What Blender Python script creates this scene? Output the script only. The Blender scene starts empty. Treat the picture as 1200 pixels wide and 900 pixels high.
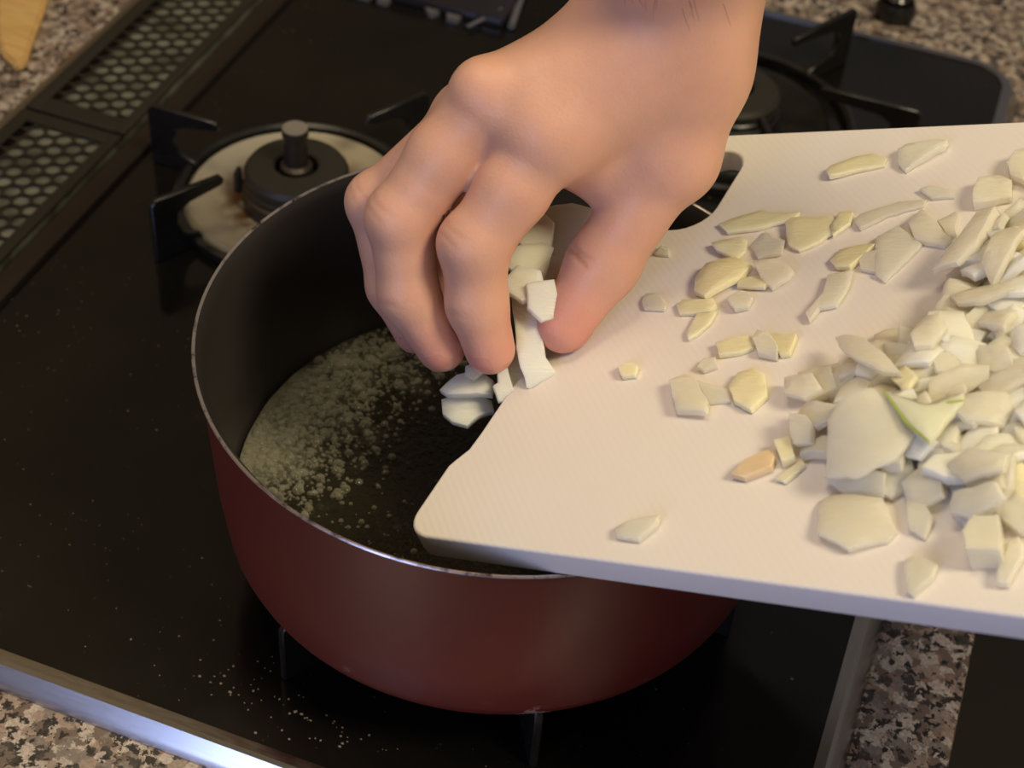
import bpy, bmesh, math, random
import numpy as np
from mathutils import Vector, Matrix

S = bpy.context.scene
COL = S.collection
rnd = random.Random(7)

# ------------------------------------------------------------ camera, world, lights, exposure
cam = bpy.data.cameras.new('camera')
cam_obj = bpy.data.objects.new('camera', cam)
COL.objects.link(cam_obj)
cam.sensor_width = 36.0
cam.lens = 57.24
cam.clip_start = 0.01
cam_obj.matrix_world = Matrix(((0.93509, -0.28311, 0.21318, 0.0),
                               (0.34910, 0.63223, -0.69168, 0.0),
                               (0.06105, 0.72121, 0.69003, 0.51),
                               (0, 0, 0, 1)))
cam.dof.use_dof = True
cam.dof.focus_distance = 0.56
cam.dof.aperture_fstop = 13
S.camera = cam_obj

world = bpy.data.worlds.new('world')
S.world = world
world.use_nodes = True
world.node_tree.nodes['Background'].inputs['Color'].default_value = (0.80, 0.72, 0.66, 1)
world.node_tree.nodes['Background'].inputs['Strength'].default_value = 0.16

def area(name, loc, target, size, power, color):
    l = bpy.data.lights.new(name, 'AREA')
    l.shape = 'DISK'
    l.size = size
    l.energy = power
    l.color = color
    o = bpy.data.objects.new(name, l)
    COL.objects.link(o)
    o.location = loc
    o.rotation_euler = (Vector(target) - Vector(loc)).to_track_quat('-Z', 'Y').to_euler()
    return o

area('ceiling_lamp', (0.78, 0.15, 1.45), (-0.05, 0.45, 0.1), 0.45, 20.5, (1.0, 0.85, 0.58))
area('hood_lamp', (-0.35, 0.42, 1.10), (-0.15, 0.45, 0.1), 0.35, 3.3, (1.0, 0.85, 0.58))
area('window_daylight', (-0.82, -1.35, 0.58), (-0.15, 0.3, 0.05), 1.4, 33, (0.42, 0.54, 1.0))

S.view_settings.view_transform = 'Standard'
S.view_settings.look = 'None'
S.view_settings.gamma = 1.0
S.view_settings.use_curve_mapping = False
S.view_settings.exposure = -0.14

# ------------------------------------------------------------ materials
def srgb(r, g, b):
    f = lambda c: (c / 255 / 12.92) if c / 255 <= 0.04045 else ((c / 255 + 0.055) / 1.055) ** 2.4
    return (f(r), f(g), f(b), 1.0)

def material(name, color, rough=0.5, metal=0.0, spec=0.5, **kw):
    m = bpy.data.materials.new(name)
    m.use_nodes = True
    b = m.node_tree.nodes['Principled BSDF']
    b.inputs['Base Color'].default_value = color if len(color) == 4 else (*color, 1)
    b.inputs['Roughness'].default_value = rough
    b.inputs['Metallic'].default_value = metal
    b.inputs['Specular IOR Level'].default_value = spec
    for k, v in kw.items():
        b.inputs[k.replace('_', ' ')].default_value = v
    return m

class N:
    """small node-graph helper"""
    def __init__(self, m):
        self.t = m.node_tree
        self.b = self.t.nodes['Principled BSDF']
    def new(self, typ, **props):
        n = self.t.nodes.new(typ)
        for k, v in props.items():
            setattr(n, k, v)
        return n
    def link(self, a, b):
        self.t.links.new(a, b)
    def coord(self, which='Object', scale=(1, 1, 1), rot=(0, 0, 0)):
        c = self.new('ShaderNodeTexCoord')
        mp = self.new('ShaderNodeMapping')
        mp.inputs['Scale'].default_value = scale
        mp.inputs['Rotation'].default_value = rot
        self.link(c.outputs[which], mp.inputs['Vector'])
        return mp.outputs['Vector']
    def noise(self, vec, scale, detail=3, rough=0.55):
        n = self.new('ShaderNodeTexNoise')
        n.inputs['Scale'].default_value = scale
        n.inputs['Detail'].default_value = detail
        n.inputs['Roughness'].default_value = rough
        self.link(vec, n.inputs['Vector'])
        return n
    def voronoi(self, vec, scale, feature='F1', rand=1.0):
        n = self.new('ShaderNodeTexVoronoi', feature=feature)
        n.inputs['Scale'].default_value = scale
        n.inputs['Randomness'].default_value = rand
        self.link(vec, n.inputs['Vector'])
        return n
    def ramp(self, fac, stops, interp='LINEAR'):
        r = self.new('ShaderNodeValToRGB')
        r.color_ramp.interpolation = interp
        e = r.color_ramp.elements
        while len(e) < len(stops):
            e.new(0.5)
        for i, (p, c) in enumerate(stops):
            e[i].position = p
            e[i].color = c if len(c) == 4 else (*c, 1)
        self.link(fac, r.inputs['Fac'])
        return r.outputs['Color']
    def mix(self, fac, a, b, blend='MIX'):
        m = self.new('ShaderNodeMix', data_type='RGBA', blend_type=blend)
        for sock, v in ((m.inputs[0], fac), (m.inputs[6], a), (m.inputs[7], b)):
            if hasattr(v, 'links') or hasattr(v, 'is_linked'):
                self.link(v, sock)
            else:
                sock.default_value = v
        return m.outputs[2]
    def math(self, op, a, b=0.0):
        m = self.new('ShaderNodeMath', operation=op)
        for s, v in zip(m.inputs, (a, b)):
            if hasattr(v, 'is_linked'):
                self.link(v, s)
            else:
                s.default_value = v
        return m.outputs[0]
    def base(self, c):
        self.link(c, self.b.inputs['Base Color'])
    def rough(self, c):
        self.link(c, self.b.inputs['Roughness'])
    def bump(self, h, strength=0.3, dist=0.001):
        b = self.new('ShaderNodeBump')
        b.inputs['Strength'].default_value = strength
        b.inputs['Distance'].default_value = dist
        self.link(h, b.inputs['Height'])
        self.link(b.outputs['Normal'], self.b.inputs['Normal'])

def grey(v, a=1):
    return (v, v, v, a)

# black ceramic glass with pale flecks and smears
M_glass = material('hob_glass', (0.006, 0.0055, 0.005), 0.13, 0, 0.5)
g = N(M_glass)
v = g.coord()
fl = g.voronoi(v, 420)
dots = g.ramp(fl.outputs['Distance'], [(0.0, grey(1)), (0.10, grey(1)), (0.20, grey(0))])
sel = g.ramp(fl.outputs['Color'], [(0.78, grey(0)), (0.80, grey(1))])
clump = g.ramp(g.noise(v, 14, 3).outputs['Fac'], [(0.45, grey(0.1)), (0.66, grey(1))])
fleck = g.mix(1.0, g.mix(1.0, dots, sel, 'MULTIPLY'), clump, 'MULTIPLY')
haze = g.ramp(g.noise(v, 9, 4).outputs['Fac'], [(0.3, (0.003, 0.0028, 0.0026)), (0.75, (0.010, 0.0085, 0.007))])
g.base(g.mix(fleck, haze, srgb(120, 104, 84)))
g.rough(g.ramp(g.noise(v, 22, 4).outputs['Fac'], [(0.3, grey(0.07)), (0.75, grey(0.26))]))

M_steel = material('brushed_steel', srgb(188, 184, 180), 0.20, 1.0)
g = N(M_steel)
g.rough(g.ramp(g.noise(g.coord(scale=(3, 3, 300)), 40, 2).outputs['Fac'], [(0.3, grey(0.16)), (0.7, grey(0.26))]))

M_strip = material('dark_brown_strip', (0.016, 0.011, 0.008), 0.3)
M_black = material('black_enamel', (0.010, 0.009, 0.008), 0.24)
g = N(M_black)
g.rough(g.ramp(g.noise(g.coord(), 60, 3).outputs['Fac'], [(0.3, grey(0.18)), (0.7, grey(0.42))]))
M_grille = material('grille_enamel', (0.020, 0.016, 0.011), 0.45)
M_tray = material('greasy_tray', srgb(118, 116, 98), 0.45)
g = N(M_tray)
v = g.coord()
g.base(g.mix(g.ramp(g.noise(v, 60, 3).outputs['Fac'], [(0.35, grey(0)), (0.7, grey(1))]), srgb(74, 74, 64), srgb(128, 127, 116)))

M_granite = material('granite', srgb(150, 132, 118), 0.35)
g = N(M_granite)
v = g.coord()
wob = g.new('ShaderNodeVectorMath', operation='ADD')
nz = g.noise(v, 230, 4, 0.7)
sc = g.new('ShaderNodeVectorMath', operation='SCALE')
sc.inputs['Scale'].default_value = 0.009
g.link(nz.outputs['Color'], sc.inputs[0])
g.link(v, wob.inputs[0]); g.link(sc.outputs[0], wob.inputs[1])
v2 = wob.outputs[0]
big = g.voronoi(v2, 240)
c1 = g.ramp(big.outputs['Color'], [(0.0, srgb(44, 40, 38)), (0.22, srgb(118, 100, 88)), (0.38, srgb(172, 150, 134)),
                                   (0.55, srgb(206, 192, 178)), (0.74, srgb(140, 128, 120)), (0.88, srgb(158, 124, 104))], 'CONSTANT')
small = g.voronoi(v2, 450)
blk = g.ramp(small.outputs['Color'], [(0.0, grey(1)), (0.26, grey(0))], 'CONSTANT')
grain = g.noise(v, 700, 3, 0.7).outputs['Fac']
c1 = g.mix(g.ramp(grain, [(0.35, grey(0.55)), (0.7, grey(0.0))]), c1, srgb(92, 82, 76))
g.base(g.mix(blk, c1, srgb(38, 34, 33)))

M_enamel = material('stained_cream_enamel', srgb(205, 196, 178), 0.35)
g = N(M_enamel)
v = g.coord()
rad = g.new('ShaderNodeVectorMath', operation='LENGTH')
g.link(v, rad.inputs[0])
ring = g.ramp(rad.outputs['Value'], [(0.030, grey(1)), (0.0455, grey(0))])
st = g.ramp(g.noise(v, 70, 4, 0.65).outputs['Fac'], [(0.34, grey(0)), (0.52, grey(1))])
stain = g.mix(1.0, ring, st, 'MULTIPLY')
g.base(g.mix(stain, srgb(158, 149, 130), srgb(84, 50, 20)))

M_cap = material('burner_cap_dark', srgb(48, 45, 38), 0.5, 0.2)
M_drum = material('burner_drum', srgb(70, 62, 54), 0.35, 0.6)
M_sensor = material('sensor_top', srgb(176, 170, 160), 0.35, 0.6)

# saucepan
M_red = material('red_enamel', srgb(112, 36, 28), 0.42)
g = N(M_red)
v = g.coord()
wear = g.ramp(g.noise(v, 70, 5, 0.7).outputs['Fac'], [(0.60, grey(0)), (0.66, grey(1))])
sep = g.new('ShaderNodeSeparateXYZ'); g.link(v, sep.inputs[0])
low = g.ramp(sep.outputs['Z'], [(0.006, grey(1)), (0.014, grey(0))])
tone = g.mix(g.noise(v, 9, 3).outputs['Fac'], srgb(92, 29, 23), srgb(108, 37, 29))
g.base(g.mix(g.mix(1.0, wear, low, 'MULTIPLY'), tone, srgb(190, 150, 135)))
g.bump(g.noise(v, 500, 2).outputs['Fac'], 0.08, 0.0004)
M_nonstick = material('nonstick_lining', (0.030, 0.025, 0.023), 0.38)
g = N(M_nonstick)
v = g.coord()
sp = g.voronoi(v, 260)
d_ = g.ramp(sp.outputs['Distance'], [(0.08, grey(1)), (0.14, grey(0))])
s_ = g.ramp(sp.outputs['Color'], [(0.93, grey(0)), (0.94, grey(1))])
g.base(g.mix(g.mix(1.0, d_, s_, 'MULTIPLY'), (0.030, 0.025, 0.023, 1), srgb(150, 140, 130)))
M_rim = material('bare_metal_rim', srgb(200, 190, 184), 0.3, 0.9)
g = N(M_rim)
g.base(g.mix(g.ramp(g.noise(g.coord(), 90, 4, 0.7).outputs['Fac'], [(0.36, grey(0)), (0.48, grey(1))]), srgb(62, 50, 46), srgb(210, 200, 196)))

M_oil = material('brown_butter_oil', (0.020, 0.016, 0.006), 0.06, 0, 0.5)
g = N(M_oil)
v = g.coord()
c = g.new('ShaderNodeAttribute', attribute_name='froth')
fine = g.noise(v, 330, 5, 0.8).outputs['Fac']
med = g.noise(v, 45, 4, 0.6).outputs['Fac']
k = g.math('ADD', g.math('MULTIPLY', fine, 0.8), g.math('MULTIPLY', med, 1.05))
k = g.math('ADD', k, g.math('MULTIPLY', c.outputs['Fac'], 0.75))
k = g.math('MULTIPLY', k, 0.5)
fm = g.ramp(k, [(0.575, grey(0)), (0.69, grey(0.18)), (0.87, grey(0.95))])
g.base(g.mix(fm, (0.016, 0.013, 0.007, 1), srgb(116, 113, 96)))
g.rough(g.ramp(fm, [(0.0, grey(0.07)), (1.0, grey(0.4))]))
g.bump(g.math('ADD', g.noise(v, 300, 3).outputs['Fac'], g.math('MULTIPLY', med, 0.6)), 0.5, 0.0012)
M_bubble = material('butter_bubble', srgb(150, 146, 126), 0.06, 0, 0.9)
g = N(M_bubble)
tb = g.new('ShaderNodeBsdfTransparent')
mb = g.new('ShaderNodeMixShader')
lw = g.new('ShaderNodeLayerWeight')
lw.inputs['Blend'].default_value = 0.45
g.link(g.math('MULTIPLY', g.math('SUBTRACT', 1.0, lw.outputs['Facing']), 0.82), mb.inputs[0])
g.link(g.b.outputs['BSDF'], mb.inputs[1]); g.link(tb.outputs['BSDF'], mb.inputs[2])
g.link(mb.outputs[0], g.t.nodes['Material Output'].inputs['Surface'])

# chopping board
M_board = material('white_polyethylene', srgb(232, 224, 214), 0.5, 0, 0.35)
g = N(M_board)
v = g.coord()
cut = g.ramp(g.noise(g.coord(scale=(6, 60, 6), rot=(0, 0, 0.5)), 18, 4).outputs['Fac'], [(0.62, grey(0)), (0.75, grey(1))])
g.base(g.mix(g.math('MULTIPLY', g.noise(v, 25, 3).outputs['Fac'], 0.5), srgb(236, 228, 219), srgb(226, 217, 206)))
wv = g.new('ShaderNodeTexWave', wave_type='BANDS', bands_direction='DIAGONAL')
wv.inputs['Scale'].default_value = 190
wv.inputs['Distortion'].default_value = 0.6
g.link(v, wv.inputs['Vector'])
g.bump(g.math('ADD', g.math('MULTIPLY', wv.outputs['Fac'], 0.6), g.math('MULTIPLY', g.noise(v, 160, 3).outputs['Fac'], 0.5)), 0.10, 0.0004)

def veg(name, c_a, c_b, trans, rough, sss=0.6, bump=0.25, clear=0.0):
    m = material(name, c_a, rough, 0, 0.5, Subsurface_Weight=sss, Subsurface_Scale=0.004,
                 Transmission_Weight=trans, IOR=1.36)
    m.node_tree.nodes['Principled BSDF'].inputs['Subsurface Radius'].default_value = (0.7, 0.72, 0.8)
    q = N(m)
    ci = q.new('ShaderNodeObjectInfo')
    vv = q.coord()
    t = q.math('ADD', q.math('MULTIPLY', ci.outputs['Random'], 0.7), q.math('MULTIPLY', q.noise(vv, 160, 3).outputs['Fac'], 0.4))
    q.base(q.mix(t, c_a, c_b))
    q.bump(q.noise(q.coord(scale=(1, 4, 1)), 260, 3).outputs['Fac'], bump * 1.6, 0.0008)
    if clear:                                          # wet onion flesh lets light straight through
        tr_ = q.new('ShaderNodeBsdfTransparent')
        tr_.inputs['Color'].default_value = (0.97, 0.95, 0.88, 1)
        mx = q.new('ShaderNodeMixShader')
        fz = q.new('ShaderNodeLayerWeight')
        fz.inputs['Blend'].default_value = 0.3
        q.link(q.math('MULTIPLY', q.math('SUBTRACT', 1.0, fz.outputs['Facing']), clear), mx.inputs[0])
        out_ = q.t.nodes['Material Output']
        q.link(q.b.outputs['BSDF'], mx.inputs[1]); q.link(tr_.outputs['BSDF'], mx.inputs[2]); q.link(mx.outputs[0], out_.inputs['Surface'])
    return m

M_onion = veg('onion_flesh', srgb(251, 245, 228), srgb(245, 236, 212), 0.0, 0.17, 1.0, 0.25, 0.46)
M_onion_white = veg('onion_flesh_opaque', srgb(252, 248, 234), srgb(249, 243, 224), 0.0, 0.22, 1.0, 0.25, 0.18)
M_garlic = veg('garlic_flesh', srgb(250, 238, 200), srgb(246, 230, 180), 0.0, 0.34, 1.0, 0.25, 0.08)
M_root = veg('garlic_root', srgb(232, 210, 172), srgb(206, 172, 126), 0.0, 0.5)
M_green = veg('onion_green_tint', srgb(238, 238, 208), srgb(232, 234, 200), 0.0, 0.2, 1.0, 0.25, 0.25)
M_green_edge = veg('onion_green_edge', srgb(176, 190, 96), srgb(160, 178, 84), 0.1, 0.3)

# skin
M_skin = material('skin', srgb(208, 152, 122), 0.44, 0, 0.4, Subsurface_Weight=0.35, Subsurface_Scale=0.006)
M_skin.node_tree.nodes['Principled BSDF'].inputs['Subsurface Radius'].default_value = (1.0, 0.35, 0.2)
g = N(M_skin)
v = g.coord()
pink = g.new('ShaderNodeAttribute', attribute_name='flush')
crease = g.new('ShaderNodeAttribute', attribute_name='crease')
blot = g.ramp(g.noise(v, 38, 4).outputs['Fac'], [(0.32, srgb(208, 158, 134)), (0.7, srgb(218, 168, 143))])
col = g.mix(pink.outputs['Fac'], blot, srgb(212, 138, 124))
col = g.mix(g.math('MULTIPLY', crease.outputs['Fac'], 0.55), col, srgb(150, 86, 64))
g.base(col)
pores = g.voronoi(g.coord(scale=(1, 1, 1)), 900)
g.bump(g.math('ADD', g.math('MULTIPLY', pores.outputs['Distance'], 0.35), g.math('MULTIPLY', g.noise(v, 240, 5, 0.65).outputs['Fac'], 0.9)), 0.22, 0.0008)
M_nail = material('fingernail', srgb(206, 142, 126), 0.28, 0, 0.5, Subsurface_Weight=0.25, Subsurface_Scale=0.003)
M_hair = material('arm_hair', srgb(70, 46, 34), 0.5)

M_wood = material('pale_wood', srgb(206, 168, 104), 0.5)
g = N(M_wood)
g.base(g.ramp(g.noise(g.coord(scale=(3, 40, 3)), 14, 4).outputs['Fac'], [(0.3, srgb(192, 150, 88)), (0.7, srgb(218, 182, 122))]))
M_wall = material('wall_tile', srgb(138, 124, 104), 0.4)
M_floor = material('floor_boards', srgb(40, 34, 28), 0.6)
M_cab = material('cabinet_dark', srgb(36, 31, 27), 0.5)
M_pale = material('pale_facet', srgb(120, 118, 122), 0.3, 0.4)
M_slab_dark = material('slab_dark_gloss', (0.020, 0.017, 0.022), 0.16)
M_crumb = material('food_crumb', srgb(128, 116, 98), 0.6)

# ------------------------------------------------------------ mesh helpers
def tag(o, label=None, cat=None, group=None, kind=None):
    for k, val in (('label', label), ('category', cat), ('group', group), ('kind', kind)):
        if val:
            o[k] = val
    return o

def empty(name, loc=(0, 0, 0), label=None, cat=None, group=None):
    o = bpy.data.objects.new(name, None)
    o.empty_display_size = 0.02
    COL.objects.link(o)
    o.location = loc
    return tag(o, label, cat, group)

def link(name, bm, mat, parent=None, smooth=35, loc=None):
    me = bpy.data.meshes.new(name)
    bm.normal_update()
    bm.to_mesh(me)
    bm.free()
    if smooth:
        me.polygons.foreach_set('use_smooth', [True] * len(me.polygons))
        me.set_sharp_from_angle(angle=math.radians(smooth))
    for m in (mat if isinstance(mat, (list, tuple)) else [mat]):
        me.materials.append(m)
    o = bpy.data.objects.new(name, me)
    COL.objects.link(o)
    if parent:
        o.parent = parent
    if loc:
        o.location = loc
    return o

def box(bm, x0, x1, y0, y1, z0, z1, bevel=0.0, seg=2):
    r = bmesh.ops.create_cube(bm, size=1.0, matrix=Matrix.Translation(((x0 + x1) / 2, (y0 + y1) / 2, (z0 + z1) / 2)) @ Matrix.Diagonal((x1 - x0, y1 - y0, z1 - z0, 1)))
    if bevel:
        es = list({e for vv in r['verts'] for e in vv.link_edges})
        bmesh.ops.bevel(bm, geom=es, offset=bevel, segments=seg, profile=0.6, affect='EDGES')
    return bm

def lathe(bm, prof, seg=64, loc=(0, 0, 0), close=False):
    """prof: list of (radius, z); radius 0 makes a pole"""
    rings = []
    for r, z in prof:
        if r < 1e-6:
            rings.append([bm.verts.new((loc[0], loc[1], loc[2] + z))])
        else:
            rings.append([bm.verts.new((loc[0] + r * math.cos(2 * math.pi * i / seg), loc[1] + r * math.sin(2 * math.pi * i / seg), loc[2] + z)) for i in range(seg)])
    pairs = list(zip(rings, rings[1:]))
    if close:
        pairs.append((rings[-1], rings[0]))
    for a, b in pairs:
        for i in range(seg):
            j = (i + 1) % seg
            if len(a) == 1 and len(b) == 1:
                continue
            if len(a) == 1:
                bm.faces.new((a[0], b[j], b[i]))
            elif len(b) == 1:
                bm.faces.new((a[i], a[j], b[0]))
            else:
                bm.faces.new((a[i], a[j], b[j], b[i]))
    bmesh.ops.recalc_face_normals(bm, faces=bm.faces[:])
    return bm

def prism(bm, poly, z0, z1, mtx=None):
    """extrude a 2D polygon between two heights"""
    lo = [bm.verts.new((x, y, z0)) for x, y in poly]
    hi = [bm.verts.new((x, y, z1)) for x, y in poly]
    n = len(poly)
    faces = [bm.faces.new(lo[::-1]), bm.faces.new(hi)]
    for i in range(n):
        faces.append(bm.faces.new((lo[i], lo[(i + 1) % n], hi[(i + 1) % n], hi[i])))
    if mtx is not None:
        for vv in lo + hi:
            vv.co = mtx @ vv.co
    bmesh.ops.recalc_face_normals(bm, faces=faces)
    return faces

def tube(bm, pts, rad, seg=8):
    pts = [Vector(p) for p in pts]
    rings = []
    for i, p in enumerate(pts):
        d = (pts[min(i + 1, len(pts) - 1)] - pts[max(i - 1, 0)]).normalized()
        a = d.orthogonal().normalized() if i == 0 else (rings[-1][1] - d * rings[-1][1].dot(d)).normalized()
        b = d.cross(a)
        r = rad[i] if isinstance(rad, (list, tuple)) else rad
        rings.append(([bm.verts.new(p + (a * math.cos(t) + b * math.sin(t)) * r) for t in [2 * math.pi * k / seg for k in range(seg)]], a))
    for (A, _), (B, _) in zip(rings, rings[1:]):
        for k in range(seg):
            bm.faces.new((A[k], A[(k + 1) % seg], B[(k + 1) % seg], B[k]))
    bm.faces.new(rings[0][0][::-1]); bm.faces.new(rings[-1][0])
    bmesh.ops.recalc_face_normals(bm, faces=bm.faces[:])

# ------------------------------------------------------------ large structure
bm = bmesh.new(); box(bm, -0.9, 3.0, -1.6, 3.0, -0.90, -0.86)
tag(link('floor', bm, M_floor), kind='structure')
bm = bmesh.new(); box(bm, -0.70, -0.62, -1.0, 2.2, -0.86, 1.9)
tag(link('wall_back', bm, M_wall), kind='structure')
bm = bmesh.new(); box(bm, -0.62, 0.0642, -0.6, 2.0, -0.045, -0.008, 0.003)
tag(link('countertop', bm, M_granite), 'speckled brown and cream granite countertop around the gas hob', 'countertop')
cab = empty('base_cabinet', (0, 0, -0.86), 'dark base cabinet below the front edge of the granite countertop', 'cabinet')
bm = bmesh.new(); box(bm, -0.60, 0.03, -0.6, 2.0, 0.0, 0.815)
link('body', bm, M_cab, cab)
for y0 in (-0.6, 0.05, 0.7, 1.35):
    bm = bmesh.new(); box(bm, 0.031, 0.049, y0 + 0.004, y0 + 0.646, 0.08, 0.81, 0.002)
    link('door', bm, M_cab, cab)

# ------------------------------------------------------------ gas hob
HX0, HX1, HY0, HY1 = -0.4700, 0.0165, 0.2945, 0.8785
hob = empty('gas_hob', (-0.22, 0.59, -0.008), 'black glass topped gas hob framed in steel, set in the granite countertop', 'hob')
def hob_link(name, bm, mat, smooth=35):
    o = link(name, bm, mat, hob, smooth)
    o.matrix_parent_inverse = Matrix.Translation((0.22, -0.59, 0.008))
    return o

def round_rect(x0, x1, y0, y1, r, seg=8):
    pts = []
    for cx, cy, a0 in ((x1 - r, y1 - r, 0), (x0 + r, y1 - r, 90), (x0 + r, y0 + r, 180), (x1 - r, y0 + r, 270)):
        for k in range(seg + 1):
            a = math.radians(a0 + 90 * k / seg)
            pts.append((cx + r * math.cos(a), cy + r * math.sin(a)))
    return pts

# glass top: rounded corners only on the front side
gp = [(-0.3925, HY0), (HX1 - 0.022, HY0)]
gp += [(HX1 - 0.022 + 0.022 * math.cos(math.radians(a)), HY0 + 0.022 + 0.022 * math.sin(math.radians(a))) for a in range(-80, 1, 10)]
gp += [(HX1 - 0.022 + 0.022 * math.cos(math.radians(a)), HY1 - 0.022 + 0.022 * math.sin(math.radians(a))) for a in range(0, 91, 10)]
gp += [(-0.3925, HY1)]
bm = bmesh.new(); prism(bm, gp, -0.0075, 0.0)
hob_link('glass_top', bm, M_glass)
# steel trim swept round the edge
prof = [(-0.0005, -0.0078), (-0.0005, 0.0012), (0.0035, 0.0014), (0.0052, 0.0006), (0.0085, -0.0035), (0.0108, -0.0068), (0.0110, -0.0078)]
bm = bmesh.new()
rings = []
for o_, z in prof:
    rings.append([bm.verts.new((x, y, z)) for x, y in round_rect(HX0 - o_, HX1 + o_, HY0 - o_, HY1 + o_, 0.022 + o_)])
for a, b in zip(rings, rings[1:]):
    for i in range(len(a)):
        j = (i + 1) % len(a)
        bm.faces.new((a[i], b[i], b[j], a[j]))
bmesh.ops.recalc_face_normals(bm, faces=bm.faces[:])
hob_link('steel_trim', bm, M_steel, 25)
bm = bmesh.new(); box(bm, -0.4045, -0.3930, HY0 + 0.001, HY1 - 0.001, -0.0075, 0.0032, 0.0012)
hob_link('back_rail', bm, M_strip)
bm = bmesh.new(); box(bm, -0.4695, -0.3935, HY0 + 0.001, HY1 - 0.001, -0.0079, -0.0070)
hob_link('base_pan', bm, M_strip)
bm = bmesh.new(); box(bm, -0.4570, -0.4125, HY0 + 0.003, HY1 - 0.003, -0.0078, 0.0008)
hob_link('vent_tray', bm, M_tray)

# perforated vent grilles over the tray
def vent_grille(y0, y1, label):
    x0, x1 = -0.4688, -0.4088
    p = 0.0096
    dx = p * math.sqrt(3) / 2
    zt, zb = 0.0030, 0.0021
    root = empty('vent_grille', ((x0 + x1) / 2, (y0 + y1) / 2, 0), label, 'grille', 'perforated vent grilles along the back of the hob')
    bm = bmesh.new()
    cols = 6
    gx0 = x0 + 0.0052
    ny = int((y1 - y0 - 0.008) / p)
    gy0 = (y0 + y1) / 2 - ny * p / 2
    R_ = p / math.sqrt(3)
    for c_ in range(cols):
        for r_ in range(ny):
            cx = gx0 + dx * (c_ + 0.5)
            cy = gy0 + p * (r_ + (0.25 if c_ % 2 else 0.75) )
            outer, inner, low = [], [], []
            for k_ in range(12):
                a = math.radians(30 * k_)
                rr = R_ if k_ % 2 == 0 else R_ * math.cos(math.radians(30))
                outer.append(bm.verts.new((cx + rr * math.cos(a), cy + rr * math.sin(a), zt)))
                inner.append(bm.verts.new((cx + p * 0.445 * math.cos(a), cy + p * 0.445 * math.sin(a), zt)))
                low.append(bm.verts.new((cx + p * 0.445 * math.cos(a), cy + p * 0.445 * math.sin(a), zb)))
            for k_ in range(12):
                j_ = (k_ + 1) % 12
                bm.faces.new((outer[k_], outer[j_], inner[j_], inner[k_]))
                bm.faces.new((inner[k_], inner[j_], low[j_], low[k_]))
    o = link('perforated_plate', bm, M_grille, root, 30)
    o.matrix_parent_inverse = Matrix.Translation(root.location).inverted()
    bm = bmesh.new()
    box(bm, x0, gx0 + dx * 0.35, y0, y1, zb, zt + 0.0006, 0.0006)
    box(bm, gx0 + dx * (cols - 0.2), x1, y0, y1, zb, zt + 0.0006, 0.0006)
    box(bm, x0, x1, y0, gy0 + p * 0.5, zb, zt + 0.0004, 0.0006)
    box(bm, x0, x1, gy0 + p * (ny - 0.1), y1, zb, zt + 0.0004, 0.0006)
    o = link('frame', bm, M_grille, root, 30)
    o.matrix_parent_inverse = Matrix.Translation(root.location).inverted()

vent_grille(0.6020, 0.8765, 'black honeycomb vent grille at the back of the hob, reaching the top of the frame')
vent_grille(0.2965, 0.6000, 'black honeycomb vent grille cut by the left edge of the frame')

# burners and pan supports
def burner(x, y, label, plate_mat, drum_mat=None):
    b = empty('gas_burner', (x, y, 0), label, 'burner')
    bm = bmesh.new(); lathe(bm, [(0.024, 0.0), (0.028, 0.0016), (0.050, 0.0030), (0.054, 0.0050), (0.056, 0.0030), (0.057, 0.0002), (0.024, 0.0002)], 72)
    link('drip_plate', bm, plate_mat, b)
    bm = bmesh.new(); lathe(bm, [(0.0, 0.001), (0.0275, 0.001), (0.0275, 0.010), (0.0262, 0.0108), (0.0262, 0.0140), (0.0250, 0.0152), (0.0, 0.0152)], 64)
    link('burner_head', bm, drum_mat or M_drum, b)
    bm = bmesh.new(); lathe(bm, [(0.0108, 0.0150), (0.0258, 0.0156), (0.0262, 0.0196), (0.0245, 0.0222), (0.0118, 0.0236), (0.0108, 0.0226)], 64, close=True)
    link('burner_cap', bm, M_cap, b)
    bm = bmesh.new(); lathe(bm, [(0.0080, 0.0152), (0.0080, 0.0230), (0.0060, 0.0245), (0.0060, 0.0405), (0.0066, 0.0412), (0.0066, 0.0445), (0.0, 0.0446)], 32)
    s = link('heat_sensor', bm, drum_mat or M_drum, b)
    bm = bmesh.new(); lathe(bm, [(0.0, 0.0448), (0.0062, 0.0447), (0.0062, 0.0452), (0.0, 0.0453)], 32)
    link('sensor_cap', bm, M_sensor, s)
    bm = bmesh.new(); tube(bm, [(-0.0300, -0.006, 0.002), (-0.0300, -0.006, 0.012), (-0.0292, -0.0055, 0.016)], [0.0024, 0.0022, 0.0012], 8)
    link('igniter', bm, M_cap, b)

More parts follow.
